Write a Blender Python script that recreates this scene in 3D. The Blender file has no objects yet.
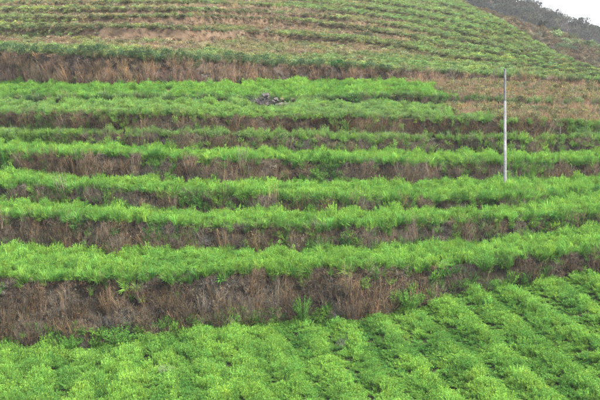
import bpy, math, random
import numpy as np
from mathutils import Vector

random.seed(7)
RNG = np.random.default_rng(7)
R = math.radians
sc = bpy.context.scene
col = sc.collection

# ------------------------------------------------------------------ camera, sky, sun, exposure
F = 981.0            # focal length in photo pixels (photo is 600 x 400)
HY = 120.0           # photo row of the horizon
CZ = 15.0            # camera height above the valley floor
cam = bpy.data.cameras.new('camera')
camo = bpy.data.objects.new('camera', cam)
col.objects.link(camo)
camo.location = (0, 0, CZ)
camo.rotation_euler = (R(90), 0, 0)
cam.sensor_width = 36.0
cam.sensor_fit = 'HORIZONTAL'
cam.lens = F / 600.0 * 36.0
cam.shift_y = -(200.0 - HY) / 600.0
cam.clip_end = 5000
sc.camera = camo

SUN_EL, SUN_AZ = 50.0, 118.0      # elevation; azimuth measured from +Y (view direction), clockwise
world = bpy.data.worlds.new('World')
sc.world = world
world.use_nodes = True
wn = world.node_tree
bg = wn.nodes['Background']
sky = wn.nodes.new('ShaderNodeTexSky')
sky.sky_type = 'NISHITA'
sky.sun_disc = False
sky.sun_elevation = R(SUN_EL)
sky.sun_rotation = R(SUN_AZ)
sky.air_density = 1.0
sky.dust_density = 6.0
sky.ozone_density = 1.0
veil = wn.nodes.new('ShaderNodeMix')          # thin even cloud over the whole sky
veil.data_type = 'RGBA'
veil.inputs[0].default_value = .55
veil.inputs[7].default_value = (3.3, 3.4, 3.45, 1)
wn.links.new(sky.outputs[0], veil.inputs[6])
wn.links.new(veil.outputs[2], bg.inputs[0])
bg.inputs[1].default_value = 0.13

sun = bpy.data.lights.new('sun', 'SUN')
sun.energy = 1.5
sun.angle = R(14)
sun.color = (1.0, 0.965, 0.9)
suno = bpy.data.objects.new('sun', sun)
col.objects.link(suno)
sd = Vector((math.sin(R(SUN_AZ)) * math.cos(R(SUN_EL)), math.cos(R(SUN_AZ)) * math.cos(R(SUN_EL)), math.sin(R(SUN_EL))))
suno.rotation_euler = (-sd).to_track_quat('-Z', 'Y').to_euler()
suno.location = (-30, -30, 80)

sc.view_settings.view_transform = 'Standard'
sc.view_settings.look = 'None'
sc.view_settings.exposure = 2.2
sc.view_settings.gamma = 1.0
sc.view_settings.use_curve_mapping = False
sc.render.engine = 'CYCLES'
sc.cycles.max_bounces = 4
sc.cycles.diffuse_bounces = 2
sc.cycles.glossy_bounces = 1
sc.cycles.transmission_bounces = 2
sc.cycles.volume_bounces = 0
sc.cycles.use_denoising = True
sc.cycles.adaptive_threshold = .02
sc.cycles.caustics_reflective = False
sc.cycles.caustics_refractive = False

# ------------------------------------------------------------------ small helpers
def tag(o, label=None, cat=None, group=None, kind=None):
    if label: o['label'] = label
    if cat: o['category'] = cat
    if group: o['group'] = group
    if kind: o['kind'] = kind
    return o

def lattice(ix, iy, seed):
    n = (ix.astype(np.int64) * 374761393 + iy.astype(np.int64) * 668265263 + seed * 1274126177) & 0x7fffffff
    n = ((n ^ (n >> 13)) * 1274126177) & 0x7fffffff
    n = (n ^ (n >> 16)) & 0xffff
    return n / 65535.0

def noise2(x, y, seed=0):
    x = np.asarray(x, float); y = np.asarray(y, float)
    ix = np.floor(x); iy = np.floor(y)
    fx = x - ix; fy = y - iy
    fx = fx * fx * (3 - 2 * fx); fy = fy * fy * (3 - 2 * fy)
    a = lattice(ix, iy, seed); b = lattice(ix + 1, iy, seed)
    c = lattice(ix, iy + 1, seed); d = lattice(ix + 1, iy + 1, seed)
    return (a * (1 - fx) + b * fx) * (1 - fy) + (c * (1 - fx) + d * fx) * fy

def fbm(x, y, seed=0, octv=3):
    s = 0; amp = 1; tot = 0
    for k in range(octv):
        s = s + amp * noise2(np.asarray(x) * 2 ** k, np.asarray(y) * 2 ** k, seed + k * 17); tot += amp; amp *= .5
    return s / tot

def worley(x, y, seed=0):
    x = np.asarray(x, float); y = np.asarray(y, float); ix = np.floor(x); iy = np.floor(y)
    best = np.full(x.shape, 9.0); ident = np.zeros(x.shape)
    for a in (-1, 0, 1):
        for b in (-1, 0, 1):
            cx, cy = ix + a, iy + b
            d = np.hypot(cx + lattice(cx, cy, seed) - x, cy + lattice(cx, cy, seed + 1) - y)
            h = lattice(cx, cy, seed + 2); ident = np.where(d < best, h, ident); best = np.minimum(best, d)
    return best, ident

def pts(*a):
    xs = np.array(a[0::2], float); ys = np.array(a[1::2], float)
    return lambda x: np.interp(x, xs, ys)

# ------------------------------------------------------------------ materials
def soil_mat(name, c1, c2, c3, scale=3.0):
    m = bpy.data.materials.new(name); m.use_nodes = True
    nt = m.node_tree; b = nt.nodes['Principled BSDF']
    geo = nt.nodes.new('ShaderNodeNewGeometry')
    n1 = nt.nodes.new('ShaderNodeTexNoise'); n1.inputs['Scale'].default_value = scale; n1.inputs['Detail'].default_value = 6
    nt.links.new(geo.outputs['Position'], n1.inputs['Vector'])
    cr = nt.nodes.new('ShaderNodeValToRGB')
    cr.color_ramp.elements[0].position = .32; cr.color_ramp.elements[0].color = (*c1, 1)
    cr.color_ramp.elements[1].position = .7; cr.color_ramp.elements[1].color = (*c3, 1)
    e = cr.color_ramp.elements.new(.5); e.color = (*c2, 1)
    nt.links.new(n1.outputs['Fac'], cr.inputs['Fac'])
    nt.links.new(cr.outputs['Color'], b.inputs['Base Color'])
    b.inputs['Roughness'].default_value = .95
    b.inputs['Specular IOR Level'].default_value = .1
    n2 = nt.nodes.new('ShaderNodeTexNoise'); n2.inputs['Scale'].default_value = scale * 6; n2.inputs['Detail'].default_value = 5
    nt.links.new(geo.outputs['Position'], n2.inputs['Vector'])
    bp = nt.nodes.new('ShaderNodeBump'); bp.inputs['Distance'].default_value = .06; bp.inputs['Strength'].default_value = .8
    nt.links.new(n2.outputs['Fac'], bp.inputs['Height']); nt.links.new(bp.outputs['Normal'], b.inputs['Normal'])
    return m

M_SOIL = soil_mat('dark_field_soil', (.03, .026, .016), (.045, .055, .022), (.05, .085, .025))
M_BANK = soil_mat('bank_soil', (.015, .013, .01), (.03, .025, .019), (.06, .05, .038), 2.0)
M_BARE = soil_mat('bare_brown_earth', (.085, .06, .04), (.13, .092, .06), (.165, .12, .082), 1.2)
M_SLOPE = soil_mat('upper_slope_soil', (.085, .07, .042), (.125, .10, .06), (.11, .11, .052), 1.0)
M_FAR = soil_mat('far_hill_soil', (.07, .06, .05), (.11, .09, .075), (.13, .11, .085), .25)
M_SPUR = soil_mat('spur_soil', (.10, .075, .055), (.14, .10, .075), (.12, .11, .065), .3)

def foliage_mat(name, mode):
    """leaf and stem material; colour of the plant comes from its own tint, each leaf varies about it"""
    m = bpy.data.materials.new(name); m.use_nodes = True
    nt = m.node_tree; nt.nodes.clear()
    out = nt.nodes.new('ShaderNodeOutputMaterial')
    if mode == 'inst':
        a = nt.nodes.new('ShaderNodeAttribute'); a.attribute_type = 'INSTANCER'; a.attribute_name = 'tint'
        base = a.outputs['Color']
    else:
        a = nt.nodes.new('ShaderNodeObjectInfo'); base = a.outputs['Color']
    lv = nt.nodes.new('ShaderNodeAttribute'); lv.attribute_type = 'GEOMETRY'; lv.attribute_name = 'leafvar'
    mul = nt.nodes.new('ShaderNodeVectorMath'); mul.operation = 'MULTIPLY'
    nt.links.new(base, mul.inputs[0]); nt.links.new(lv.outputs['Color'], mul.inputs[1])
    d = nt.nodes.new('ShaderNodeBsdfDiffuse'); t = nt.nodes.new('ShaderNodeBsdfTranslucent')
    nt.links.new(mul.outputs[0], d.inputs['Color']); nt.links.new(mul.outputs[0], t.inputs['Color'])
    mx = nt.nodes.new('ShaderNodeMixShader'); mx.inputs[0].default_value = .33
    nt.links.new(d.outputs[0], mx.inputs[1]); nt.links.new(t.outputs[0], mx.inputs[2])
    nt.links.new(mx.outputs[0], out.inputs['Surface'])
    return m

M_FOL = foliage_mat('plant_tissue', 'inst')
M_FOLO = foliage_mat('plant_tissue_single', 'obj')

# ------------------------------------------------------------------ plant shapes
class Leafy:
    """collects leaves and stems of one plant; leafvar is each leaf's own colour factor"""
    def __init__(self): self.v = []; self.f = []; self.c = []
    def leaf(self, p, d, s, L, W, col3, droop=0.0):
        d = d.normalized(); s = (s - d * s.dot(d)).normalized()
        n = len(self.v)
        mid = p + d * (L * .45)
        tip = p + d * L + Vector((0, 0, -droop * L))
        self.v += [p, mid - s * W * .5, tip, mid + s * W * .5]
        self.f.append((n, n + 1, n + 2, n + 3)); self.c += [col3] * 4
    def stem(self, ps, w0, w1, col3, side=None):
        s = side or Vector((random.uniform(-1, 1), random.uniform(-1, 1), 0)).normalized()
        n = len(self.v); k = len(ps)
        for i, p in enumerate(ps):
            w = w0 + (w1 - w0) * i / (k - 1)
            self.v += [p - s * w * .5, p + s * w * .5]; self.c += [col3] * 2
        for i in range(k - 1):
            self.f.append((n + 2 * i, n + 2 * i + 1, n + 2 * i + 3, n + 2 * i + 2))
    def mesh(self, name, mat):
        me = bpy.data.meshes.new(name)
        me.from_pydata([tuple(p) for p in self.v], [], self.f)
        a = me.attributes.new('leafvar', 'FLOAT_COLOR', 'POINT')
        a.data.foreach_set('color', np.array([(*c, 1.0) for c in self.c], dtype=np.float32).ravel())
        me.materials.append(mat)
        return me

def rv(): return Vector((random.gauss(0, 1), random.gauss(0, 1), random.gauss(0, 1))).normalized()
U = random.uniform

def gcol(lo=.65, hi=1.3, warm=.08):
    k = U(lo, hi); w = U(-warm, warm)
    return (k * (1 + w), k, k * (1 - w * .6))

def crop_shape(nst=20, nl=13, H=.42, spread=.24, LL=.06, LW=.0155):
    g = Leafy()
    for i in range(nst):
        a = U(0, 2 * math.pi); r0 = U(0, .07); r1 = spread * math.sqrt(U(.02, 1))
        h = H * U(.6, 1.0) * (1 - .35 * (r1 / spread) ** 2)
        base = Vector((r0 * math.cos(a), r0 * math.sin(a), 0)); top = Vector((r1 * math.cos(a), r1 * math.sin(a), h))
        cst = gcol(.7, 1.0)
        midp = base.lerp(top, .5) + Vector((0, 0, h * .08))
        g.stem([base, midp, top], .012, .006, cst)
        for j in range(nl):
            t = U(.25, 1.05)
            p = (base.lerp(midp, t * 2) if t < .5 else midp.lerp(top, t * 2 - 1))
            d = (rv() * .8 + Vector((math.cos(a) * .3, math.sin(a) * .3, .55))).normalized()
            g.leaf(p, d, rv(), LL * U(.6, 1.3), LW * U(.7, 1.3), gcol(), U(0, .25))
    return g

def grass_shape(nb=55, H=.4, W=.016, lean=.5):
    g = Leafy()
    for i in range(nb):
        a = U(0, 2 * math.pi); r0 = U(0, .1); h = H * U(.45, 1.1); le = h * lean * U(.1, 1.1)
        b = Vector((r0 * math.cos(a), r0 * math.sin(a), 0)); o = Vector((math.cos(a), math.sin(a), 0))
        m = b + o * le * .35 + Vector((0, 0, h * .62)); t = b + o * le + Vector((0, 0, h * U(.75, 1)))
        s = Vector((-math.sin(a + U(-1, 1)), math.cos(a + U(-1, 1)), 0))
        g.stem([b, m, t], W, W * .2, gcol(.6, 1.3, .12), s)
    return g

def dry_shape(ns=26, H=.8, bits=55):
    g = Leafy()
    for i in range(ns):
        a = U(0, 2 * math.pi); r0 = U(0, .2); h = H * U(.35, 1.1)
        b = Vector((r0 * math.cos(a), r0 * math.sin(a), -.08)); ln = U(.05, .45) * h; a2 = a + U(-.8, .8)
        t = b + Vector((math.cos(a2) * ln, math.sin(a2) * ln, h)); m = b.lerp(t, .5) + rv() * .04
        k = random.choice([(1.35, 1.2, 1.0), (.7, .65, .6), (1.0, .9, .8), (.9, .9, .9), (2.0, 1.75, 1.35), (.4, .37, .34), (1.7, 1.45, 1.15)])
        g.stem([b, m, t], U(.009, .018), .005, k)
        for q in range(random.randint(1, 3)):
            p = b.lerp(t, U(.35, .95)); d = (rv() + Vector((0, 0, .7))).normalized()
            g.stem([p, p + d * U(.08, .25)], .008, .004, tuple(c * U(.7, 1.3) for c in k))
    for i in range(bits):
        a = U(0, 2 * math.pi); r = .32 * math.sqrt(U(0, 1)); p = Vector((r * math.cos(a), r * math.sin(a), U(.02, .75) * H))
        k = U(.45, 1.35); w = U(-.12, .15)
        g.leaf(p, rv() + Vector((0, 0, -.2)), rv(), U(.04, .09), U(.014, .03), (k * (1 + w), k, k * (1 - w)))
    return g

def twig_shape(H=.7, n0=9, leaves=18):
    g = Leafy()
    def grow(p, d, L, w, lev):
        e = p + d * L; m = p.lerp(e, .5) + rv() * L * .1
        k = U(.6, 1.35); g.stem([p, m, e], w, w * .6, (k * 1.02, k, k * 1.0))
        if lev < 3:
            for q in range(random.randint(2, 3)):
                grow(p.lerp(e, U(.45, 1)), (d * .9 + rv() * .75 + Vector((0, 0, .15))).normalized(), L * U(.5, .8), w * .65, lev + 1)
    for i in range(n0):
        d = (Vector((0, 0, 1)) + rv() * .65).normalized()
        grow(Vector((U(-.12, .12), U(-.12, .12), -.05)), d, H * U(.3, .45), .018, 0)
    for i in range(leaves):
        p = rv() * U(.05, .4) * H; p.z = abs(p.z) + U(0, .4) * H
        k = U(.5, 1.2); g.leaf(p, rv(), rv(), U(.03, .07), U(.012, .025), (k * 1.1, k, k * .9))
    return g

def shrub_shape(n=520, rx=.5, rz=.42, LL=.11, LW=.05, lobes=7):
    g = Leafy()
    cs = [(Vector((0, 0, rz * .8)), .62)]
    for i in range(lobes):
        a = U(0, 2 * math.pi); r = rx * U(.35, .75)
        cs.append((Vector((r * math.cos(a), r * math.sin(a), rz * U(.45, 1.25))), U(.28, .5)))
    for i in range(n):
        c, k = random.choice(cs); d = rv(); d.z = d.z if d.z > -.5 else -d.z
        p = c + Vector((d.x * rx, d.y * rx, d.z * rz)) * k * U(.55, 1.05)
        if p.z < 0: p.z = U(0, .1)
        g.leaf(p, (d * .7 + rv() * .8 + Vector((0, 0, .3))).normalized(), rv(), LL * U(.6, 1.3), LW * U(.7, 1.3), gcol(.55, 1.4))
    for i in range(9):
        d = (Vector((0, 0, 1)) + rv() * .7).normalized()
        g.stem([Vector((0, 0, -.05)), d * rz * .5, d * rz * 1.2], .022, .008, (.6, .45, .4))
    return g

# ------------------------------------------------------------------ the terraced hillside, one vertical profile per column
PXS = np.arange(-260, 861, 4.0)           # columns, by the photo column they run through
ang = (PXS - 300.0) / F
XK = (0, 60, 100, 150, 200, 250, 300, 350, 400, 450, 500, 540, 560, 600)
def curve(*ys): return lambda x: np.interp(x, np.array(XK, float)[:len(ys)], np.array(ys, float))

#            lip of the bank, foot of the bank (photo rows), batter, slope of the tread in front of it
BANKS = [
 ('A', pts(0,279, 100,278, 200,275, 300,271, 380,268, 450,267, 500,261, 560,256, 600,252, 700,246),
       pts(0,349, 100,351, 200,331, 300,326, 360,324, 400,314, 450,298, 500,293, 560,279, 600,274, 700,262), .35, None),
 ('B', pts(0,215, 100,217, 200,224, 300,225, 400,222, 500,218, 560,213, 600,210, 700,204),
       pts(0,247, 60,252, 100,255, 200,251, 300,252, 400,249, 500,242, 560,234, 600,229, 700,220), .4, .07),
 ('C', pts(0,185, 100,187, 200,191, 300,196, 400,198, 500,197, 550,194, 600,188, 700,180),
       pts(0,204, 100,208, 200,214, 300,215, 400,212, 500,211, 550,203, 600,195, 700,186), .4, .07),
 ('D', pts(0,151, 60,152, 150,154, 200,156, 300,159, 400,161, 500,161, 600,160, 700,157),
       pts(0,170, 60,177, 150,182, 200,184, 300,183, 400,184, 500,181, 600,180, 700,176), .4, .08),
 ('E', pts(0,134, 60,133, 150,133, 200,134, 300,137, 400,138, 500,138, 600,138, 700,137),
       pts(0,140, 60,145, 150,149, 200,150, 300,152, 400,153, 500,154, 600,154, 700,152), .4, .10),
 ('F', pts(0,112, 150,113, 300,116, 400,117, 500,120, 580,122, 600,123, 700,124),
       pts(0,128, 150,131, 300,133, 400,134, 500,136, 580,137, 600,132, 700,131), .4, .11),
 ('G', pts(0,97, 150,97, 300,98, 400,95, 450,98, 520,101, 600,103, 700,105),
       pts(0,102, 150,101.5, 300,102, 400,104, 450,106, 520,106, 600,107, 700,108), .5, .13),
 ('H', pts(0,50, 100,54, 200,58, 300,64, 400,68, 450,71, 500,74, 560,77, 600,79, 700,82),
       pts(0,81, 100,83, 200,82, 300,79.5, 400,79, 450,78.5, 500,79, 560,81, 600,83, 700,86), .45, .15),
 ('U1', curve(27, 27, 27, 28, 30, 32, 36, 40, 46, 57, 62, 68, 70, 77), curve(37, 38.5, 39.5, 40, 40.5, 41, 43, 46, 50, 60, 64.5, 69.5, 71.2, 77.7), .5, .19),
 ('U2', curve(19, 18, 18, 17, 17, 18.5, 21, 27, 35, 47, 55, 64.5, 68, 76), curve(23, 24, 25, 25, 26, 26, 27.5, 32, 38, 49.5, 57, 65.5, 68.8, 76.4), .5, .19),
 ('U3', curve(10, 10, 10, 10, 11, 12.5, 15, 20, 27, 38, 48, 61, 66, 75.5), curve(13.5, 14.5, 15, 15.5, 16, 17.5, 19.5, 24, 30, 40.5, 50, 62, 66.6, 75.8), .5, .19),
 ('U4', curve(4, 3.5, 3, 3, 3, 5, 8, 13, 20, 30, 42, 58, 64, 75), curve(6.5, 6.5, 6.5, 6.5, 7, 9, 11.5, 16, 22.5, 32.5, 44, 59, 64.6, 75.3), .5, .19),
 ('U5', curve(-3, -4, -4, -5, -4, -2, 1, 6, 13, 22, 36, 55, 62, 74.3), curve(-1, -2, -2, -2, -1, 1, 3.5, 8.5, 15.5, 24.5, 38, 56, 62.5, 74.6), .5, .19),
 ('U6', curve(-10, -12, -12, -12, -12, -10, -6, -1, 6, 14, 30, 52, 60, 73.6), curve(-7.5, -9, -9, -9, -9, -7, -3.5, 1.5, 8, 16, 32, 53, 60.5, 74), .5, .19),
 ('U7', curve(-18, -20, -20, -20, -20, -18, -14, -9, -2, 6, 25, 49, 58.5, 73), curve(-15.5, -17, -17, -17, -17, -15, -11.5, -6.5, 0, 8, 27, 50, 59, 73.2), .5, .19),
]
CREST = curve(-60, -60, -60, -58, -55, -50, -45, -36, -24, -3, 21, 45.5, 56.5, 72)

def wv(y): return (HY - y) / F
def smooth(a, k=2):
    for _ in range(k):
        b = a.copy(); b[1:-1] = (a[:-2] + 2 * a[1:-1] + a[2:]) / 4; a = b
    return a

SURF = {}       # name -> grid[column, station, xyz]
def rows_of(Ya, Za, Yb, Zb, n, rough=0.0, seed=0, sag=0.0):
    t = np.linspace(0, 1, n)[None, :]
    Y = Ya[:, None] * (1 - t) + Yb[:, None] * t
    Z = Za[:, None] * (1 - t) + Zb[:, None] * t
    X = ang[:, None] * Y
    e = np.sin(np.pi * t)
    if rough:
        Y = Y + e * rough * (fbm(X * .9 + 7, Z * 1.3, seed) - .5) * 2
    if sag:
        Z = Z + e * sag * (fbm(X * .5, Y * .5, seed + 3) - .5) * 2
    return np.stack([X, Y, Z + CZ], -1)

Y = 40.0 + 1.2 * (noise2(PXS / 70.0, PXS * 0, 5) - .5) + np.clip((PXS - 300) / 300, -.5, 1.5) * 1.2
prevY = prevZ = None
SHIFT = {'B': (2, 3), 'C': (2, 3), 'D': (2, 3.5), 'E': (1.5, 2.5), 'F': (1.5, 3), 'G': (1, 1), 'H': (2.5, 4)}   # room for the plants standing in front
lipA = {}
for k, (nm, lip, base, bat, slope) in enumerate(BANKS):
    jit = (fbm(PXS / 22.0, PXS * 0 + k * 9.1, k) - .5)
    near = max(0.0, 1 - k * .085)
    dl, db = SHIFT.get(nm, (0, 0))
    wl = wv(smooth(lip(PXS)) + dl + jit * 5 * near); wb = wv(smooth(base(PXS)) + db + (fbm(PXS / 30.0, PXS * 0 + k * 3.3, k + 40) - .5) * 4 * near)
    if prevY is None:
        Yb = smooth(Y); Zb = wb * Yb
    else:
        Yb = (prevZ - slope * prevY) / (wb - slope)
        Yb = np.maximum(Yb, prevY + .5)
        Yb = smooth(Yb, 4); Zb = wb * Yb
        SURF['tread_' + BANKS[k - 1][0]] = rows_of(prevY, prevZ, Yb, Zb, 9, 0, k, .12)
    dz = np.maximum((wl * Yb - Zb) / (1 - wl * bat), .03)
    Yl = Yb + bat * dz; Zl = Zb + dz
    SURF['bank_' + nm] = rows_of(Yb, Zb, Yl, Zl, 9, .16 if nm[0] != 'U' else .04, k + 60)
    if k == 0: Yb0, Zb0 = Yb, Zb
    prevY, prevZ = Yl, Zl
wc = wv(CREST(PXS))
slope = .2
Yc = np.clip((prevZ - slope * prevY) / (wc - slope), prevY + 1, prevY + 90)
Yc = smooth(Yc, 6); Zc = wc * Yc
SURF['tread_U7'] = rows_of(prevY, prevZ, Yc, Zc, 10, 0, 3, .2)
SURF['crest'] = np.concatenate([rows_of(Yc, Zc, Yc + 6, Zc - 1.0, 4), rows_of(Yc + 6, Zc - 1.0, Yc + 22, Zc - 9, 4)[:, 1:]], 1)

# front field: rises to the right, ridged by the crop rows
ROWD, ROWS = .24, 1.5
def row_phase(X, Yv): return (X + ROWD * (Yv - 40.0)) / ROWS
t = np.linspace(0, 1, 60)[None, :]
Yf = 3.0 * (1 - t) + Yb0[:, None] * t
Xf = ang[:, None] * Yf
zb_of_x = lambda X: np.interp(X, ang * Yb0, Zb0)
Xfar = np.clip(Xf, ang[0] * 40, ang[-1] * 40)
Zf = zb_of_x(Xfar) - .2 * (np.interp(Xfar, ang * Yb0, Yb0) - Yf)
Zf = Zf * 1.0 + .05 * np.cos(2 * np.pi * row_phase(Xf, Yf)) * np.clip((Yb0[:, None] - Yf) / 1.5, 0, 1)
SURF['field'] = np.stack([Xf, Yf, Zf + CZ], -1)

def grid_mesh(name, P, mat):
    n, m, _ = P.shape
    me = bpy.data.meshes.new(name)
    idx = np.arange(n * m).reshape(n, m)
    q = np.stack([idx[:-1, :-1], idx[1:, :-1], idx[1:, 1:], idx[:-1, 1:]], -1).reshape(-1, 4)
    me.from_pydata(P.reshape(-1, 3).tolist(), [], q.tolist())
    me.polygons.foreach_set('use_smooth', [True] * len(me.polygons))
    me.materials.append(mat)
    o = bpy.data.objects.new(name, me); col.objects.link(o)
    return o

WHERE = {'A': 'just above the green front field, the widest of all', 'B': 'second up from the front field', 'C': 'third up from the front field',
         'D': 'fourth up, behind the foot of the pole', 'E': 'fifth up from the front field', 'F': 'sixth up, dark and straight',
         'G': 'low step in the green terrace beside the grey stones', 'H': 'tall pale brown one below the dark shrub row'}
for nm, P in SURF.items():
    if nm == 'field': m, on, lb, ct = M_SOIL, 'field', 'front field of green crop sloping up to the right', 'field'
    elif nm.startswith('tread'):
        k = nm[6:]
        m = M_SOIL if k in 'ABCDEF' else M_SLOPE
        on = 'terrace'; ct = 'terrace'
        if k[0] == 'U' or k == 'H':
            n = 1 if k == 'H' else int(k[1]) + 1
            lb = 'dry terrace number %d counted up the slope from the dark shrub row' % n
        else:
            lb = 'planted terrace on top of the brown bank ' + WHERE[k]
    elif nm == 'crest': m, on, lb, ct = M_SLOPE, 'hill', 'rounded crest where the terraced hill turns away', 'hill'
    else:
        k = nm[5:]
        m = M_BARE if k in ('U1', 'U2', 'U3') else (M_SLOPE if k[0] == 'U' else M_BANK)
        on = 'terrace_bank'; ct = 'bank'
        if k[0] == 'U': lb = 'small earth bank number %d counted up the slope from the dark shrub row' % int(k[1])
        else: lb = 'brown terrace bank ' + WHERE[k]
    o = grid_mesh(on, P, m)
    tag(o, lb, ct, None, 'structure')

# valley floor below the field, reaching the horizon
def plain(name, z, s, mat):
    me = bpy.data.meshes.new(name)
    me.from_pydata([(-s, -s, z), (s, -s, z), (s, s, z), (-s, s, z)], [], [(0, 1, 2, 3)])
    me.materials.append(mat); o = bpy.data.objects.new(name, me); col.objects.link(o); return o
tag(plain('ground', -2.0, 2500, M_SPUR), 'valley floor reaching the horizon beyond the hills', 'ground', None, 'structure')

# the brown spur and the wooded ridge behind
def hill_sheet(name, xs, ys, Yr, Ylow, drop, mat, label, rough):
    px = np.arange(200, 1250, 6.0); a = (px - 300) / F
    ridge = np.interp(px, xs, ys)
    Zr = (HY - ridge) / F * Yr
    tt = np.linspace(0, 1, 26)
    G = []
    for q in tt:
        Yv = Yr + (Ylow - Yr) * q
        Xv = a * Yr
        Zv = Zr - drop * (q ** 1.1) + rough * (fbm(Xv * .06, np.full_like(Xv, Yv * .06), 11) - .5) * 2 * min(1, q * 4)
        G.append(np.stack([Xv, np.full_like(Xv, Yv), Zv + CZ], -1))
    back = []
    for q in (3, 2, 1):
        back.append(np.stack([a * Yr, np.full_like(a, Yr + q * 12), Zr - q * q * 2.0 + CZ], -1))
    P = np.stack(back + G, 1)[:, ::-1]
    o = grid_mesh(name, P, mat); tag(o, label, 'hill', None, 'structure')
    return P
SPUR = hill_sheet('hill', [200, 400, 440, 470, 500, 540, 570, 600, 660, 800, 1250], [-70, -25, -6, 8, 17, 30, 39, 51, 72, 95, 110], 150, 122, 16, M_SPUR,
                  'brown and grey-green spur between the terraced hill and the wooded ridge', .8)
RIDGE = hill_sheet('hill', [200, 400, 470, 525, 545, 560, 575, 588, 600, 660, 800, 1250], [-120, -45, -13, 11, 17, 23, 28.5, 33, 39, 62, 92, 110], 260, 195, 55, M_FAR,
                   'grey wooded ridge under the pale sky', 2.0)

# ------------------------------------------------------------------ scattering of ground cover
PROTO = {}
def protos(key, shapes):
    PROTO[key] = []
    for i, g in enumerate(shapes):
        o = bpy.data.objects.new('plant_shape_%s_%d' % (key, i), g.mesh('plant_shape_%s_%d' % (key, i), M_FOL))
        PROTO[key].append(o)
protos('crop', [crop_shape(random.randint(19, 26), 20) for i in range(8)])
protos('grass', [grass_shape(random.randint(45, 60), .42, .018, U(.4, .8)) for i in range(5)])
protos('dry', [dry_shape(random.randint(28, 38), U(.65, .9)) for i in range(7)])
protos('twig', [twig_shape(U(.6, .85), random.randint(7, 10)) for i in range(6)])
protos('shrub', [shrub_shape(420, .5, U(.36, .48)) for i in range(6)])
protos('straw', [grass_shape(random.randint(30, 45), .5, .016, U(.5, 1.0)) for i in range(4)])
protos('low', [shrub_shape(150, .42, .26, .15, .06, 5) for i in range(5)])

GROUPS = {}
def scatter_group(key):
    if key in GROUPS: return GROUPS[key]
    ng = bpy.data.node_groups.new('scatter_' + key, 'GeometryNodeTree')
    ng.interface.new_socket('Geometry', in_out='INPUT', socket_type='NodeSocketGeometry')
    ng.interface.new_socket('Geometry', in_out='OUTPUT', socket_type='NodeSocketGeometry')
    N, L = ng.nodes, ng.links
    gi = N.new('NodeGroupInput'); go = N.new('NodeGroupOutput')
    inst = N.new('GeometryNodeInstanceOnPoints')
    join = N.new('GeometryNodeJoinGeometry')
    for o in reversed(PROTO[key]):
        oi = N.new('GeometryNodeObjectInfo'); oi.inputs['Object'].default_value = o; oi.inputs['As Instance'].default_value = False
        g2 = N.new('GeometryNodeGeometryToInstance'); L.new(oi.outputs['Geometry'], g2.inputs[0]); L.new(g2.outputs[0], join.inputs[0])
    def attr(name, typ, out):
        a = N.new('GeometryNodeInputNamedAttribute'); a.data_type = typ; a.inputs['Name'].default_value = name
        return next(s for s in a.outputs if s.enabled and s.name == 'Attribute')
    L.new(gi.outputs[0], inst.inputs['Points']); L.new(join.outputs[0], inst.inputs['Instance'])
    inst.inputs['Pick Instance'].default_value = True
    L.new(attr('pick', 'INT', 0), inst.inputs['Instance Index'])
    e2r = N.new('FunctionNodeEulerToRotation'); L.new(attr('turn', 'FLOAT_VECTOR', 0), e2r.inputs[0]); L.new(e2r.outputs[0], inst.inputs['Rotation'])
    L.new(attr('size', 'FLOAT_VECTOR', 0), inst.inputs['Scale'])
    L.new(inst.outputs[0], go.inputs[0])
    GROUPS[key] = ng
    return ng

def sample(P, dens, px_lo=-120, px_hi=720):
    """random points on a grid surface; dens(px, py, t) per square metre"""
    a, b, c, d = P[:-1, :-1], P[1:, :-1], P[1:, 1:], P[:-1, 1:]
    area = .5 * np.linalg.norm(np.cross(c - a, d - b), axis=-1)
    n, m = area.shape
    cen = (a + b + c + d) / 4
    px = 300 + cen[..., 0] / cen[..., 1] * F; py = HY - (cen[..., 2] - CZ) / cen[..., 1] * F
    tt = np.broadcast_to((np.arange(m) + .5) / m, (n, m))
    w = area * dens(px, py, tt) * ((px > px_lo) & (px < px_hi) & (py < 440) & (py > -45))
    tot = w.sum(); N = int(tot)
    if N < 1: return None
    ci = RNG.choice(n * m, N, p=(w / tot).ravel())
    i, j = ci // m, ci % m
    u = RNG.random(N)[:, None]; v = RNG.random(N)[:, None]
    pos = (a[i, j] * (1 - u) + b[i, j] * u) * (1 - v) + (d[i, j] * (1 - u) + c[i, j] * u) * v
    px = 300 + pos[:, 0] / pos[:, 1] * F; py = HY - (pos[:, 2] - CZ) / pos[:, 1] * F
    return pos, px, py, (j + v[:, 0]) / m

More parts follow.
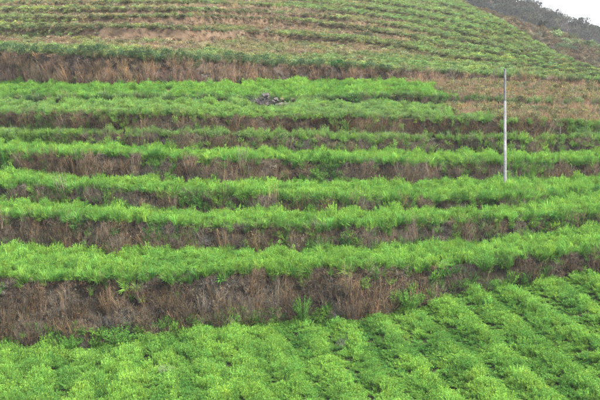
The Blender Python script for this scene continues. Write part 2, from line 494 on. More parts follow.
def cover(name, label, cat, parts, kind='stuff', group=None):
    """parts: list of (proto key, pos, size[n,3], turn[n,3], tint[n,3]); the object's own points plus one node modifier per plant kind"""
    objs = []
    for key, pos, size, turn, tint in parts:
        N = len(pos)
        if N == 0: continue
        me = bpy.data.meshes.new(name)
        me.from_pydata(pos.tolist(), [], [])
        for an, ty, arr, f in (('size', 'FLOAT_VECTOR', size, 'vector'), ('turn', 'FLOAT_VECTOR', turn, 'vector')):
            at = me.attributes.new(an, ty, 'POINT'); at.data.foreach_set(f, np.asarray(arr, np.float32).ravel())
        at = me.attributes.new('tint', 'FLOAT_COLOR', 'POINT')
        at.data.foreach_set('color', np.concatenate([tint, np.ones((N, 1))], 1).astype(np.float32).ravel())
        at = me.attributes.new('pick', 'INT', 'POINT'); at.data.foreach_set('value', RNG.integers(0, len(PROTO[key]), N).astype(np.int32))
        o = bpy.data.objects.new(name, me); col.objects.link(o)
        md = o.modifiers.new('scatter', 'NODES'); md.node_group = scatter_group(key)
        me.materials.append(M_FOL)
        objs.append(o)
    root = objs[0]
    tag(root, label, cat, group, kind)
    for o in objs[1:]:
        o.parent = root; o['kind'] = kind
    names = {'crop': 'crop_foliage', 'grass': 'grass_tufts', 'dry': 'dry_stems', 'twig': 'dry_twigs', 'shrub': 'leafy_shrubs', 'straw': 'straw_grass', 'low': 'low_plants'}
    for o, p in zip(objs[1:], [p for p in parts if len(p[1])][1:]): o.name = names[p[0]]
    return root

def euler(N, tilt=.15, lean_y=0.0, ly_var=0.1):
    e = np.zeros((N, 3)); e[:, 0] = RNG.normal(lean_y, max(ly_var, tilt), N); e[:, 1] = RNG.normal(0, tilt, N); e[:, 2] = RNG.uniform(0, 6.283, N)
    return e
# blender XYZ euler turns about X first, then Y, then Z, so a lean towards the viewer is made on the plant after its spin
def lean(N, fwd, var):
    """plants spun at random and leaning out of the bank towards -Y"""
    from mathutils import Euler, Matrix
    out = np.zeros((N, 3)); sp = RNG.uniform(0, 6.283, N); fx = RNG.normal(fwd, var, N); fy = RNG.normal(0, var, N)
    for i in range(N):
        m = Matrix.Rotation(fx[i], 3, 'X') @ Matrix.Rotation(fy[i], 3, 'Y') @ Matrix.Rotation(sp[i], 3, 'Z')
        out[i] = m.to_euler('XYZ')
    return out
def size(N, lo, hi, hz=1.0, hv=.15):
    s = RNG.uniform(lo, hi, N); z = s * hz * (1 + RNG.normal(0, hv, N))
    return np.stack([s, s, np.clip(z, .3 * s, 3 * s)], -1)
def tint(N, c, var=.15, warm=.08):
    k = np.clip(np.exp(RNG.normal(0, var, N)), .5, 1.4)[:, None]; w = RNG.normal(0, warm, N)
    return np.asarray(c)[None, :] * k * np.stack([1 + w, np.ones(N), 1 - w], -1)
def mixc(a, b, t): return np.asarray(a)[None, :] * (1 - t[:, None]) + np.asarray(b)[None, :] * t[:, None]
def vary(c, var=.13, warm=.07):
    N = len(c); k = np.clip(np.exp(RNG.normal(0, var, N)), .5, 1.4)[:, None]; w = RNG.normal(0, warm, N)
    return c * k * np.stack([1 + w, np.ones(N), 1 - w], -1)

GREEN = (.22, .415, .072); GREENM = (.122, .285, .055); GREEN2 = (.08, .225, .048); YGREEN = (.33, .42, .11); DKGREEN = (.055, .125, .045)
GREY_G = (.20, .265, .11); OLIVE = (.18, .19, .085); STRAW = (.36, .29, .18); BROWN = (.168, .145, .108); REDBR = (.182, .15, .112); GREYBR = (.168, .157, .137); DARKBR = (.055, .05, .042)

# ---- crop on the front field
P = SURF['field']
s = sample(P, lambda px, py, t: np.where(py < 425, 42.0, 10.0), -120, 720)
pos, px, py, tt = s
ph = row_phase(pos[:, 0], pos[:, 1]); rr = .5 + .5 * np.cos(2 * np.pi * ph)
strength = np.interp(px, [120, 300, 420], [.12, .62, .95])
big = fbm(pos[:, 0] * .8, pos[:, 1] * .8, 21)
wd, wid = worley((pos[:, 0] + ROWD * (pos[:, 1] - 40)) / .62, pos[:, 1] / 1.05, 61)
mound = np.clip(1 - (wd / .72) ** 2, 0, 1)
keep = RNG.random(len(pos)) < (.72 + .28 * mound) * (1 - strength * .15 * (1 - rr) ** 3)
pos, px, py, rr, strength, big, ph, mound, wid = [q[keep] for q in (pos, px, py, rr, strength, big, ph, mound, wid)]
N = len(pos)
sz = size(N, .7, 1.15); mh = .4 + .85 * mound * (.7 + .6 * wid); mh = mh * (1 - .6 * strength) + (.95 + .25 * wid) * .6 * strength
sz[:, 2] *= mh * (.75 + .5 * big) * (1 - strength * .72 * (1 - rr))
tn = vary(mixc(GREEN2, GREEN, np.clip(-.05 + 1.0 * (fbm(pos[:, 0] * .7, pos[:, 1] * .7, 31) - .2) + .25 * rr + .6 * wid, 0, 1)))
tn2 = mixc((0, 0, 0), YGREEN, np.clip((noise2(pos[:, 0] * .5, pos[:, 1] * .9, 77) - .62) * 1.5, 0, .45)); tn = tn + tn2 * .3
tr = euler(N, .16)
rowid = np.floor(ph + .5).astype(int)
right = (px > 330)
L_ = ~right
cover('crop', 'dense feathery green crop across the left half of the front field, without clear rows', 'crop', [('crop', pos[L_], sz[L_], tr[L_], tn[L_])])
for r in sorted(set(rowid[right])):
    q = right & (rowid == r)
    if q.sum() < 8: continue
    cover('crop_row', 'diagonal row of bright green crop in the right half of the front field', 'crop row', [('crop', pos[q], sz[q], tr[q], tn[q])], group='diagonal crop rows in the front field')

# ---- crop on the terraces
def tread_cover(k, name, label, dens, shrink, gcolor, ccolor, extra=None, rough=.7):
    P = SURF['tread_' + k]
    pos, px, py, tt = sample(P, lambda px, py, t: dens + 0 * px)
    N = len(pos)
    big = fbm(pos[:, 0] * rough, pos[:, 1] * rough, 50 + ord(k[0]))
    wd, wid = worley(pos[:, 0] / .85, pos[:, 1] / .9, 70 + ord(k[0])); mound = np.clip(1 - (wd / .72) ** 2, 0, 1)
    keep = RNG.random(N) < .3 + .7 * mound; pos, px, py, tt, big, mound, wid = [q[keep] for q in (pos, px, py, tt, big, mound, wid)]; N = len(pos)
    sz = size(N, .75 * shrink, 1.2 * shrink); sz[:, 2] *= (.45 + .9 * mound * (.6 + .8 * wid)) * (.7 + .6 * big)
    tn = vary(mixc(ccolor, gcolor, np.clip(.0 + 1.1 * (fbm(pos[:, 0] * .5, pos[:, 1] * .8, 90 + ord(k[0])) - .2) + .65 * wid, 0, 1)))
    parts = [('crop', pos, sz, euler(N, .16), tn)]
    if extra: parts += extra(P)
    return cover(name, label, 'crop', parts)

def grasses(P, dens, c, lo, hi, key='grass', var=.2, win=None):
    s = sample(P, (lambda px, py, t: dens + 0 * px) if win is None else (lambda px, py, t: dens * win(px, py, t)))
    if s is None: return []
    pos = s[0]; N = len(pos)
    return [(key, pos, size(N, lo, hi), euler(N, .2), tint(N, c, var))]

tread_cover('A', 'crop', 'bright green crop on the terrace topping the widest brown bank', 32, .95, GREEN, GREENM, lambda P: grasses(P, 3, GREEN, .8, 1.3))
tread_cover('B', 'crop', 'bright green crop on the second terrace up from the front field', 30, .95, GREEN, GREENM, lambda P: grasses(P, 3, GREEN, .8, 1.3))
tread_cover('C', 'crop', 'bright green crop on the terrace where the pole stands', 30, .95, GREEN, GREENM, lambda P: grasses(P, 3, GREEN, .8, 1.3))
tread_cover('D', 'crop', 'green crop on the narrow terrace just behind the pole foot', 34, .78, GREEN, GREENM, lambda P: grasses(P, 3, GREEN, .8, 1.2))
tread_cover('E', 'crop', 'pale green crop on the narrow terrace below the dark straight bank', 34, .75, (.21, .35, .09), (.15, .26, .08), lambda P: grasses(P, 4, GREY_G, .8, 1.2))

# terrace F: green, greyish towards its lip; dry brown growth over its right end
def off_stones(pos, px, py, tt):
    k = ((px - 270) / 29) ** 2 + ((py - 103.5) / 6) ** 2 > 1
    return pos[k], px[k], py[k], tt[k]
def brown_right(px, py): return np.clip((px - (424 + (py - 95) * 2.0) + 110 * (fbm(px / 30, py / 6, 8) - .5)) / 22, 0, 1)
def mixed_cover(P, name, label, cat, green, brown, dg, db, shr, seed, winpx=brown_right):
    pos, px, py, tt = sample(P, lambda px, py, t: dg * (1 - winpx(px, py)) + .01)
    pos, px, py, tt = off_stones(pos, px, py, tt)
    wd, wid = worley(pos[:, 0] / 1.05, pos[:, 1] / 1.1, seed + 3); mound = np.clip(1 - (wd / .72) ** 2, 0, 1)
    ok = RNG.random(len(pos)) < .3 + .7 * mound; pos, px, py, tt, wid, mound = [q[ok] for q in (pos, px, py, tt, wid, mound)]
    N = len(pos); big = fbm(pos[:, 0] * .35, pos[:, 1] * .6, seed)
    sz = size(N, .8 * shr, 1.2 * shr); sz[:, 2] *= (.35 + .75 * mound * (.5 + wid)) * (.6 + .8 * big)
    parts = [('crop', pos, sz, euler(N, .16), vary(mixc(green[1], green[0], np.clip(-.15 + 1.3 * (fbm(pos[:, 0] * .3, pos[:, 1] * .8, seed + 5) - .2) + .6 * wid, 0, 1)), .2))]
    s = sample(P, lambda px, py, t: db * winpx(px, py) + .01)
    pos = s[0]; N = len(pos); big = fbm(pos[:, 0] * .5, pos[:, 1] * .8, seed + 9)
    cb = vary(mixc(brown[0], brown[1], np.clip(big * 1.6 - .3, 0, 1)), .25)
    h = N // 2
    parts.append(('dry', pos[:h], size(h, .6, 1.0, .75), euler(h, .3), cb[:h]))
    parts.append(('straw', pos[h:], size(N - h, .6, 1.0, .8), euler(N - h, .25), cb[h:] * 1.1))
    parts += grasses(P, 4, OLIVE, .5, .9, 'low', .3, lambda px, py, t: winpx(px, py))
    return cover(name, label, cat, parts)
mixed_cover(SURF['tread_F'], 'crop', 'green growth on the terrace around the grey stones, drying brown to the right', 'crop', ((.20, .36, .08), (.175, .265, .10)), ((.22, .175, .125), (.255, .18, .135)), 30, 10, .9, 120)
mixed_cover(SURF['tread_G'], 'crop', 'bright green growth at the foot of the tall pale bank, reddish brown to the right', 'crop', (GREEN, (.11, .26, .05)), ((.225, .18, .125), (.26, .185, .14)), 26, 9, .95, 140)

# ---- growth on the banks
def bank_cover(k, label, brownw, dens, cols, green=(GREEN, GREEN2), sc=1.0, hang=1.0, seed=0, gfoot=.5):
    P = SURF['bank_' + k]
    parts = []
    s = sample(P, lambda px, py, t: dens * np.clip(brownw(px), 0, 1) * (1.0 + 0 * t))
    if s is not None:
        pos, px, py, tt = s; N = len(pos)
        patch = fbm(pos[:, 0] * .55, pos[:, 2] * .8, seed); fine = fbm(pos[:, 0] * 2.2, pos[:, 2] * 2.2, seed + 4)
        c = mixc(cols[0], cols[1], np.clip((patch - .3) * 2.2, 0, 1)); c = c * (1 - np.clip((fine - .55) * 3, 0, .75))[:, None] + np.asarray(cols[2])[None] * np.clip((fine - .55) * 3, 0, .75)[:, None]
        c = vary(c, .28, .08)
        wd, wid = worley(pos[:, 0] / .7, pos[:, 2] / .75, seed + 30); mound = np.clip(1 - (wd / .75) ** 2, 0, 1)
        c = c * (.75 + .6 * wid)[:, None]
        u = RNG.random(N) * .5 + wid * .5 + (patch - .5) * .6
        z = size(N, .6 * sc, 1.1 * sc, 1.0, .25); z *= (.45 + .75 * mound)[:, None]; z[:, 2] *= .35 + .8 * (1 - tt)
        l = lean(N, .33, .22)
        a, b, d = u < .5, (u >= .5) & (u < .82), u >= .82
        parts.append(('dry', pos[a], z[a], l[a], c[a])); parts.append(('twig', pos[b], z[b], l[b], c[b] * .9)); parts.append(('straw', pos[d], z[d], l[d], c[d] * 1.25))
    # standing pale stalks, in loose groups
    s = sample(P, lambda px, py, t: dens * (0.001 if k in 'EFG' else .3) * np.clip(brownw(px), 0, 1) * np.clip((fbm(px / 9, py / 25, seed + 15) - .42) * 5, 0, 1) * (t < .8))
    if s is not None:
        pos, px, py, tt = s; N = len(pos); pos[:, 1] -= RNG.uniform(0, .18, N)
        z = size(N, .5 * sc, .8 * sc, 1.5, .25); c = vary(mixc((.25, .205, .15), (.22, .185, .155), RNG.random(N)), .35); h = N // 2
        l = lean(N, .1, .16); parts.append(('straw', pos[:h], z[:h], l[:h], c[:h]))
        z = size(N, .6 * sc, 1.0 * sc, 1.15, .25); parts.append(('dry', pos[h:], z[h:], l[h:], c[h:] * .85))
    # green shoots between the dry growth, more where the bank is overgrown
    s = sample(P, lambda px, py, t: dens * (np.clip(1 - brownw(px), 0, 1) * .8 + .5 * np.clip((fbm(px / 26, py / 40, seed + 9) - .6) * 4, 0, 1) + gfoot * np.clip(1 - t * 3.2, 0, 1) * np.clip((fbm(px / 14, py * 0, seed + 2) - .35) * 3, 0, 1)))
    if s is not None:
        pos = s[0]; N = len(pos); z = size(N, .8, 1.35, 1.0, .2); l = lean(N, .3, .2)
        c = vary(mixc(green[1], green[0], RNG.random(N)), .2); h = int(N * .6)
        parts.append(('crop', pos[:h], z[:h], l[:h], c[:h])); parts.append(('grass', pos[h:], z[h:], l[h:], c[h:] * .85))
    # plants of the terrace above hanging over the lip
    edge = P[:, -1]; n = int(np.linalg.norm(np.diff(edge, axis=0), axis=1).sum() * 11 * hang * (.35 if k in 'EF' else 1))
    q = RNG.random(n) * (len(edge) - 1); i = q.astype(int); f = (q - i)[:, None]
    pos = edge[i] * (1 - f) + edge[i + 1] * f; px = 300 + pos[:, 0] / pos[:, 1] * F
    ok = (px > -120) & (px < 720) & (noise2(px / 9, px * 0, seed + 8) > .25); pos = pos[ok]; drop = np.abs(RNG.normal(0, .3, len(pos))) * np.clip((noise2(px[ok] / 13, px[ok] * 0, seed + 19) - .35) * 2.5, .15, 1.2) * (.4 if k in 'EFGH' else 1); pos[:, 2] -= drop; pos[:, 1] -= .1 + drop * .2; N = len(pos)
    parts.append(('grass' if k not in 'EF' else 'crop', pos, size(N, .8, 1.3) * (.75 if k in 'EF' else 1), lean(N, .6, .3), vary(mixc(green[1], green[0], RNG.random(N)), .2)))
    return cover('bank_scrub', label, 'undergrowth', parts)

bank_cover('A', 'reddish brown dead stems and twigs covering the widest bank above the front field', pts(0, 1, 100, 1, 375, 1, 400, .8, 425, .85, 445, .55, 465, .75, 485, .97, 545, .95, 600, .9), 30, (REDBR, GREYBR, DARKBR), seed=200, gfoot=1.3)
bank_cover('B', 'grey brown dead scrub on the second bank up from the front field', pts(0, 1, 300, .95, 460, .95, 500, .85, 545, .6, 560, .3, 585, .3, 600, .7), 28, (BROWN, GREYBR, DARKBR), seed=210, gfoot=.7)
bank_cover('C', 'brown dead scrub on the third bank, fading into green at its right end', pts(0, .95, 240, .95, 300, .7, 400, .6, 440, .8, 500, .7, 520, .2, 600, 0), 26, (BROWN, GREYBR, DARKBR), seed=220, gfoot=.6)
bank_cover('D', 'brown scrub on the fourth bank, broken by a green gap near its middle', pts(0, .2, 8, .3, 20, 1, 270, 1, 300, .85, 318, .3, 338, .3, 345, 1, 480, 1, 515, .85, 535, .35, 550, .9, 600, 1), 26, (REDBR, GREYBR, DARKBR), seed=230, gfoot=.6)
bank_cover('E', 'mixed grey and green scrub on the fifth bank from the front field', pts(0, .05, 55, .1, 75, .9, 190, .95, 260, .85, 300, .6, 350, .8, 400, .85, 450, .65, 600, .6), 24, (BROWN, GREYBR, OLIVE), (GREEN, (.15, .26, .075)), seed=240, gfoot=.5)
bank_cover('F', 'dark straw scrub on the straight sixth bank under the stone terrace', pts(0, .8, 30, .8, 45, .55, 60, .9, 560, .95, 580, .5, 600, .1), 24, (BROWN, (.12, .085, .05), DARKBR), ((.20, .36, .075), (.14, .25, .07)), seed=250, gfoot=.3)
bank_cover('G', 'low grey green step growth beside the grey stones', pts(0, .3, 150, .2, 300, .1, 345, .2, 370, .7, 440, .8, 520, 1, 600, 1), 14, (BROWN, GREYBR, OLIVE), (GREY_G, GREEN2), seed=260, hang=.5)
bank_cover('H', 'dry pale brown stalks on the tall bank below the dark shrub row', pts(0, 1, 600, 1), 14, ((.25, .20, .135), (.27, .195, .16), (.19, .16, .15)), (DKGREEN, OLIVE), sc=1.15, seed=270, hang=.4, gfoot=.4)

# ---- upper slope
def slope_cover(names, label, gw, seed, dens, cat='grass'):
    parts_all = {}
    for nm in names:
        P = SURF[nm]
        s = sample(P, lambda px, py, t: dens * (.6 + .4 * np.clip((fbm(px / 40, py / 5, seed) - .2) * 2.2, 0, 1)) * (np.where((px > 84) & (px < 236), .3 if nm == 'bank_U1' else 1.0, 1.8) if nm[:4] == 'bank' else np.where(t < .45, 1.4, .9)))
        if s is None: continue
        pos, px, py, tt = s; N = len(pos)
        g = np.clip(gw(px, py) + (fbm(px / 30, py / 3.5, seed + 2) - .5) * .9 + (0 if nm[:4] == 'bank' else np.where(tt < .45, .2, -.08)), 0, 1)
        c = mixc((.215, .21, .10), (.175, .285, .09), g); b = np.clip((.5 - g) * 2.5, 0, 1)
        c = c * (1 - b)[:, None] + mixc((.21, .155, .11), STRAW, RNG.random(N) ** 1.6) * b[:, None]
        yl = np.clip((noise2(px / 40, py / 1.6, seed + 6) - .75) * 3, 0, .6) * np.clip(g * 2, 0, 1)
        yl = np.maximum(yl, .8 * np.exp(-((py - (24 - px * .03)) / 1.6) ** 2) * np.clip((95 - px) / 20, 0, 1))
        c = vary(c * (1 - yl)[:, None] + np.asarray(YGREEN)[None] * yl[:, None], .22)
        u = RNG.random(N)
        z = size(N, .4, .85, .8, .25)
        a = (u < .5 * g + .15); d = ~a & (u < .8); e = ~a & ~d
        for key, q in (('low', a), ('straw', d), ('dry', e)):
            zz = z[q] * (1.0 if key != 'dry' else .7)
            parts_all.setdefault(key, []).append((pos[q], zz, euler(q.sum(), .2), c[q]))
    parts = [(key, *[np.concatenate([r[i] for r in v]) for i in range(4)]) for key, v in parts_all.items()]
    return cover('grass', label, cat, parts)

def gw_low(px, py): return np.interp(px, [0, 60, 100, 230, 300, 400, 450, 600], [.35, .25, .2, .2, .25, .35, .6, .6]) + np.where(py > 42, .15, 0)
def gw_hi(px, py):
    return np.interp(px + (py - 10) * -1.5, [0, 100, 110, 230, 300, 350, 480, 600], [.15, .12, .2, .3, .5, .6, .75, .7])
slope_cover(['tread_H', 'tread_U1'], 'olive and straw coloured grass behind the dark shrub row', gw_low, 300, 14)
slope_cover(['tread_U2', 'tread_U3'], 'thin dry grass on the brown earth terraces of the upper slope', gw_low, 320, 13)
slope_cover(['tread_U4', 'tread_U5', 'tread_U6', 'tread_U7', 'crest'], 'green and brown grass near the top of the terraced hill', gw_hi, 340, 9)
def gw_bank(px, py): return np.interp(px, [0, 70, 90, 240, 360, 430, 600], [.4, .35, .05, .05, .3, .45, .5])
slope_cover(['bank_U1', 'bank_U2', 'bank_U3'], 'sparse stalks on the bare brown earth banks of the upper slope', gw_bank, 360, 15, 'weeds')
slope_cover(['bank_U4', 'bank_U5', 'bank_U6', 'bank_U7'], 'dark weeds along the thin topmost terrace steps', lambda px, py: gw_hi(px, py) - .2, 380, 8, 'weeds')
# dark weedy edges of the small banks
parts = []
for k in ('U1', 'U2', 'U3', 'U4', 'U5', 'U6', 'U7'):
    edge = SURF['bank_' + k][:, -1]; n = 2000
    q = RNG.random(n) * (len(edge) - 1); i = q.astype(int); f = (q - i)[:, None]; pos = edge[i] * (1 - f) + edge[i + 1] * f; pos[:, 1] += RNG.normal(0, .35, n); pos[:, 2] += RNG.normal(-.03, .08, n)
    px = 300 + pos[:, 0] / pos[:, 1] * F; py = HY - (pos[:, 2] - CZ) / pos[:, 1] * F
    ok = (px > -70) & (px < 640) & (fbm(px / 24, px * 0 + ord(k[1]), 410) > .28) & (RNG.random(n) < np.interp(px, [330, 430], [.5, .75])); pos = pos[ok]; N = len(pos)
    parts.append((pos, size(N, .3, .75, .75), euler(N, .2), vary(mixc((.095, .13, .055), (.19, .20, .095), RNG.random(N)), .3)))
cover('bank_scrub', 'dark green weeds fringing the thin terrace edges of the upper slope', 'undergrowth', [('low', *[np.concatenate([r[i] for r in parts]) for i in range(4)])])

# ---- spur and wooded ridge
def hill_cover(P, name, label, cat, dens, cols, key, lo, hi, win=None, seed=0):
    s = sample(P, (lambda px, py, t: dens + 0 * px) if win is None else (lambda px, py, t: dens * win(px, py)), 380, 680)
    pos, px, py, tt = s; N = len(pos)
    c = vary(mixc(cols[0], cols[1], np.clip(fbm(px / 14, py / 7, seed) * 1.8 - .4, 0, 1)), .25)
    return (key, pos, size(N, lo, hi, 1.0, .2), euler(N, .15), c)
cover('grass', 'dry brown grass on the spur behind the terraced hill', 'grass', [
    hill_cover(SPUR, '', '', '', 3.0, ((.175, .13, .09), (.165, .165, .085)), 'low', .9, 1.6, None, 500),
    hill_cover(SPUR, '', '', '', .5, (GREY_G, (.08, .10, .06)), 'shrub', 1.2, 2.2, lambda px, py: np.clip((px - 535) / 20, 0, 1) * np.clip((fbm(px / 18, py / 5, 12) - .4) * 5, 0, 1), 510)])
cover('scrub', 'grey leafless scrub covering the wooded ridge under the sky', 'scrub', [
    hill_cover(RIDGE, '', '', '', .30, ((.085, .085, .07), (.062, .075, .05)), 'shrub', 2.6, 5.2, None, 520),
    hill_cover(RIDGE, '', '', '', .22, ((.12, .115, .095), (.095, .092, .078)), 'twig', 4.0, 7.0, None, 530)])

# ------------------------------------------------------------------ single things
def ground_at(pxx, key, t):
    """point on a surface in photo column pxx at fraction t of its profile"""
    P = SURF[key]; m = P.shape[1]
    j = t * (m - 1); j0 = min(int(j), m - 2); f = j - j0
    c = [np.interp(pxx, PXS, P[:, j0, q] * (1 - f) + P[:, j0 + 1, q] * f) for q in range(3)]
    return Vector(c)

def new(name, me, parent=None, loc=(0, 0, 0), rz=0, scale=None):
    o = bpy.data.objects.new(name, me); col.objects.link(o); o.location = loc; o.rotation_euler = (0, 0, rz)
    if scale is not None: o.scale = scale
    if parent: o.parent = parent
    return o

# concrete pole
def lathe(prof, n=20):
    v = []; f = []
    for r, z in prof:
        for i in range(n): a = 2 * math.pi * i / n; v.append((r * math.cos(a), r * math.sin(a), z))
    for k in range(len(prof) - 1):
        for i in range(n): f.append((k * n + i, k * n + (i + 1) % n, (k + 1) * n + (i + 1) % n, (k + 1) * n + i))
    if prof[-1][0] > 0: v.append((0, 0, prof[-1][1])); t = len(v) - 1; k = (len(prof) - 1) * n; f += [(k + i, k + (i + 1) % n, t) for i in range(n)]
    return v, f
def mesh(name, v, f, mat, sm=True):
    me = bpy.data.meshes.new(name); me.from_pydata(v, [], f); me.materials.append(mat)
    if sm: me.polygons.foreach_set('use_smooth', [True] * len(me.polygons))
    return me
M_CONC = soil_mat('weathered_concrete', (.165, .168, .17), (.225, .228, .23), (.28, .283, .285), 1.6)
M_CONCD = soil_mat('stained_concrete', (.11, .112, .112), (.16, .163, .163), (.22, .223, .223), 2.5)
M_STONE = soil_mat('grey_stone', (.045, .043, .04), (.095, .09, .085), (.185, .178, .17), 3.0)
pb = ground_at(505, 'tread_C', .55)
pxm = pb.y / F                                   # metres per photo pixel there
topz = CZ + (HY - 68.5) * pxm
Hh = topz - pb.z
pole = bpy.data.objects.new('utility_pole', None); col.objects.link(pole); pole.location = pb
tag(pole, 'tall slender pale concrete pole standing on the green terrace', 'pole')
rb, rt = 1.65 * pxm, 1.2 * pxm
cut = Hh * .73
rc = rb + (rt - rb) * .73
v, f = lathe([(rb, -.6), (rb, 0), (rc, cut)]); new('shaft', mesh('shaft', v, f, M_CONC), pole)
v, f = lathe([(rc, cut), (rt, Hh - .02), (rt * .9, Hh)]); o = new('upper_shaft', mesh('upper_shaft', v, f, M_CONCD), pole); o['label'] = 'dark weathered upper end of the pole'

# grey stones on the green terrace
import bmesh
def stone_mesh(i):
    bm = bmesh.new(); bmesh.ops.create_icosphere(bm, subdivisions=2, radius=.5)
    rs = random.Random(i)
    pl = [(Vector((rs.gauss(0, 1), rs.gauss(0, 1), rs.gauss(0, 1))).normalized(), rs.uniform(.16, .36)) for _ in range(11)]
    for vt in bm.verts:
        for n_, d_ in pl:
            e = vt.co.dot(n_) - d_
            if e > 0: vt.co -= n_ * e * .9
        vt.co *= rs.uniform(.94, 1.06)
    me = bpy.data.meshes.new('stone'); bm.to_mesh(me); bm.free(); me.materials.append(M_STONE); return me
stones = [stone_mesh(i) for i in range(6)]
hb = ground_at(278, 'tread_F', .62)
mp = hb.y / F
heap = bpy.data.objects.new('stone_heap', None); col.objects.link(heap); heap.location = hb
tag(heap, 'heap of grey stones lying in the green terrace below the tall pale bank', 'stones')
for i in range(60):
    dx = U(-27, 22) * mp; hgt = (1 - abs(dx + 3 * mp) / (30 * mp)) * 14 * mp
    w = U(.22, .52)
    o = new('stone', stones[i % 6], heap, (dx - .5, U(-.5, .5), max(.1, U(.1, .95) * hgt)), U(0, 6), (w * U(1, 1.5), w, w * U(.6, .9)))
    o.rotation_euler = (U(-.3, .3), U(-.3, .3), U(0, 6))

# single shrubs and tufts that stand out
SHR = [shrub_shape(520, .5, .42, .085, .038).mesh('shrub_leaves', M_FOLO) for i in range(5)]
GRS = [grass_shape(110, .5, .016, .5).mesh('tuft_blades', M_FOLO) for i in range(3)]
CRP = [crop_shape(80, 22, .55, .36, .05, .014).mesh('tuft_leaves', M_FOLO) for i in range(3)]
TWG = [twig_shape(.9, 16, 60).mesh('bush_twigs', M_FOLO) for i in range(3)]
def plant(name, label, cat, pxx, key, t, w_px, h_px, color, shapes, base_w, base_h, group=None, sink=.0):
    p = ground_at(pxx, key, t); mp = p.y / F
    me = random.choice(shapes)
    o = new(name, me, None, (p.x, p.y - (.35 if key == 'bank_A' else 0), p.z - sink), U(0, 6.28), (w_px * mp / base_w, w_px * mp / base_w, h_px * mp / base_h))
    o.color = (*color, 1); tag(o, label, cat, group)
    return o
plant('shrub', 'dark green shrub filling the gap in the fourth brown bank, near the photo centre', 'shrub', 327, 'bank_D', .55, 22, 13, DKGREEN, SHR, 1.0, .75)
plant('shrub', 'deep green round shrub standing out in the middle of the dark shrub row', 'shrub', 336, 'bank_H', .92, 20, 10, (.03, .13, .03), SHR, 1.0, .75)
plant('shrub', 'bright yellow green shrub just above the top of the pole', 'shrub', 507, 'tread_U1', .4, 15, 9, YGREEN, SHR, 1.0, .75)
plant('shrub', 'small dark shrub at the end of the bare brown bank', 'shrub', 253, 'bank_U1', .5, 8, 6, (.06, .07, .03), SHR, 1.0, .75)
plant('shrub', 'dark olive shrub on the upper slope right of the orange earth patch', 'shrub', 366, 'tread_U1', .6, 18, 7, (.06, .085, .04), SHR, 1.0, .75)
plant('green_tuft', 'green tuft growing up the foot of the widest bank near its left end', 'plant', 73, 'bank_A', .04, 26, 18, GREENM, CRP, .75, .55)
plant('green_tuft', 'broad green clump climbing the foot of the widest brown bank, left of centre', 'plant', 121, 'bank_A', .04, 40, 22, GREENM, CRP, .75, .55)
plant('green_tuft', 'tall narrow green clump climbing the middle of the widest brown bank', 'plant', 303, 'bank_A', .1, 24, 27, (.12, .26, .055), CRP, .75, .55)
plant('green_tuft', 'light green clump splitting the widest bank where it narrows', 'plant', 409, 'bank_A', .06, 32, 24, (.14, .30, .06), CRP, .75, .55)
plant('green_tuft', 'large green clump hanging over the right part of the widest bank', 'plant', 482, 'bank_A', .85, 30, 18, GREENM, CRP, .75, .55)
plant('grass_tuft', 'grassy green tuft at the left end of the fourth bank', 'plant', 6, 'bank_D', .2, 22, 24, (.12, .30, .06), GRS, .7, .5)
plant('dead_bush', 'grey dead weed standing among the green rows of the front field', 'bush', 344, 'field', .935, 26, 18, (.16, .20, .13), TWG, .9, .85)
plant('pale_weed', 'pale grey green weed low in the front field, left of centre', 'plant', 166, 'field', .9, 20, 14, (.26, .36, .17), CRP, .75, .55)
plant('dead_bush', 'grey twiggy bush behind the heap of stones', 'bush', 262, 'tread_F', .6, 50, 17, (.15, .14, .14), TWG, .9, .85)
plant('shrub', 'dark bush at the left end of the heap of stones', 'shrub', 249, 'tread_F', .7, 16, 14, (.07, .12, .05), SHR, 1.0, .75)
MID = [(168, 18, 'first'), (213, 22, 'second'), (240, 26, 'third'), (268, 18, 'fourth'), (284, 22, 'fifth')]
for x_, w_, nth in MID:
    plant('round_shrub', 'rounded grey green shrub on the fifth bank, %s from the left in its run' % nth, 'shrub', x_, 'bank_E', .75, w_, 11, (.14, .22, .08), SHR, 1.0, .75, 'rounded shrubs along the fifth bank')
for i in range(46):
    x_ = -40 + i * 9.5 + U(-2.5, 2.5)
    if abs(x_ - 336) < 10: continue
    plant('bank_shrub', 'dark green shrub in the unbroken row topping the tall pale brown bank', 'shrub', x_, 'bank_H', U(.86, 1.0), U(12, 18), np.interp(x_, [0, 200, 300, 400], [15, 13, 11, 8]) * U(.8, 1.2), tuple(np.array((.075, .13, .06)) * U(.75, 1.4)), SHR, 1.0, .75, 'dark shrub row topping the tall bank')

# pale stone and stake
o = new('stone', stones[0], None, ground_at(225, 'bank_D', .92) + Vector((0, -.15, .02)), .5, (.2, .16, .13)); tag(o, 'small whitish stone near the top of the fourth brown bank', 'stone')
sp_ = ground_at(560, 'bank_F', .15); v, f = lathe([(.05, -.2), (.05, .55), (.035, .62)], 8)
o = new('stake', mesh('stake', v, f, M_CONC), None, sp_); tag(o, 'short pale stake at the foot of the dark sixth bank', 'stake')

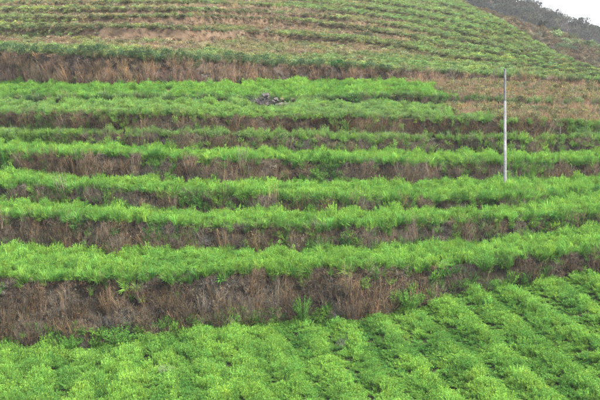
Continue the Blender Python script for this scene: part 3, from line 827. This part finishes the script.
# trees on the spur and along the skyline of the ridge
M_BARK = soil_mat('grey_bark', (.05, .045, .04), (.08, .07, .06), (.11, .10, .09), 4.0)
CROWN = [shrub_shape(1100, .5, .5, .09, .055, 11).mesh('crown', M_FOLO) for i in range(4)]
def tree(label, P, pxx, row, h_px, w_px, color, group=None):
    px = 300 + P[:, :, 0] / P[:, :, 1] * F; py = HY - (P[:, :, 2] - CZ) / P[:, :, 1] * F
    d = (px - pxx) ** 2 + ((py - row) * 2) ** 2; i, j = np.unravel_index(np.argmin(d), d.shape)
    p = Vector(P[i, j]); mp = p.y / F; H_ = h_px * mp; W_ = w_px * mp
    root = bpy.data.objects.new('tree', None); col.objects.link(root); root.location = p; tag(root, label, 'tree', group)
    v, f = lathe([(H_ * .035, -.5), (H_ * .03, H_ * .3), (H_ * .012, H_ * .75)], 8); v = [(a + .06 * H_ * math.sin(c), b, c) for a, b, c in v]
    new('trunk', mesh('trunk', v, f, M_BARK), root)
    o = new('crown', random.choice(CROWN), root, (0, 0, H_ * .22), U(0, 6), (W_, W_, H_ * .85)); o.color = (*color, 1)
tree('dark green lone tree at the top of the brown spur', SPUR, 540, 31, 11, 9, (.035, .05, .03))
for x_, r_, h_, w_, nth in ((531, 14, 4.5, 9, 'first'), (546, 18, 4, 10, 'second'), (560, 24, 4, 9, 'third'), (574, 29, 4, 9, 'fourth'), (588, 33, 4.8, 8, 'fifth and tallest'), (598, 39, 4, 8, 'sixth')):
    tree('grey tree on the ridge skyline, %s from the left' % nth, RIDGE, x_, r_, h_, w_, (.065, .07, .055), 'trees on the ridge skyline')
for x_, r_, h_, w_, wh in ((556, 34, 8, 12, 'upper'), (571, 40, 8, 12, 'middle'), (585, 47, 8, 13, 'lower')):
    tree('grey green bushy tree on the spur, %s of the three stepping down it' % wh, SPUR, x_, r_, h_, w_, (.10, .12, .07), 'bushy trees stepping down the spur')

# ------------------------------------------------------------------ haze
def haze():
    lo, hi = (-420, -60, -3.2), (420, 330, 75)
    v = [(x, y, z) for x in (lo[0], hi[0]) for y in (lo[1], hi[1]) for z in (lo[2], hi[2])]
    f = [(0, 1, 3, 2), (4, 6, 7, 5), (0, 4, 5, 1), (2, 3, 7, 6), (0, 2, 6, 4), (1, 5, 7, 3)]
    m = bpy.data.materials.new('haze_air'); m.use_nodes = True; nt = m.node_tree; nt.nodes.clear()
    out = nt.nodes.new('ShaderNodeOutputMaterial'); pv = nt.nodes.new('ShaderNodeVolumePrincipled')
    pv.inputs['Density'].default_value = .0004; pv.inputs['Color'].default_value = (.93, .96, 1, 1); pv.inputs['Anisotropy'].default_value = .2
    nt.links.new(pv.outputs[0], out.inputs['Volume'])
    o = new('haze', mesh('haze', v, f, m, False)); tag(o, 'thin pale haze between the camera and the far hills', 'haze', None, 'stuff')
USE_HAZE = True
if USE_HAZE: haze()
print('points', sum(len(o.data.vertices) for o in sc.objects if o.type == 'MESH' and o.modifiers))
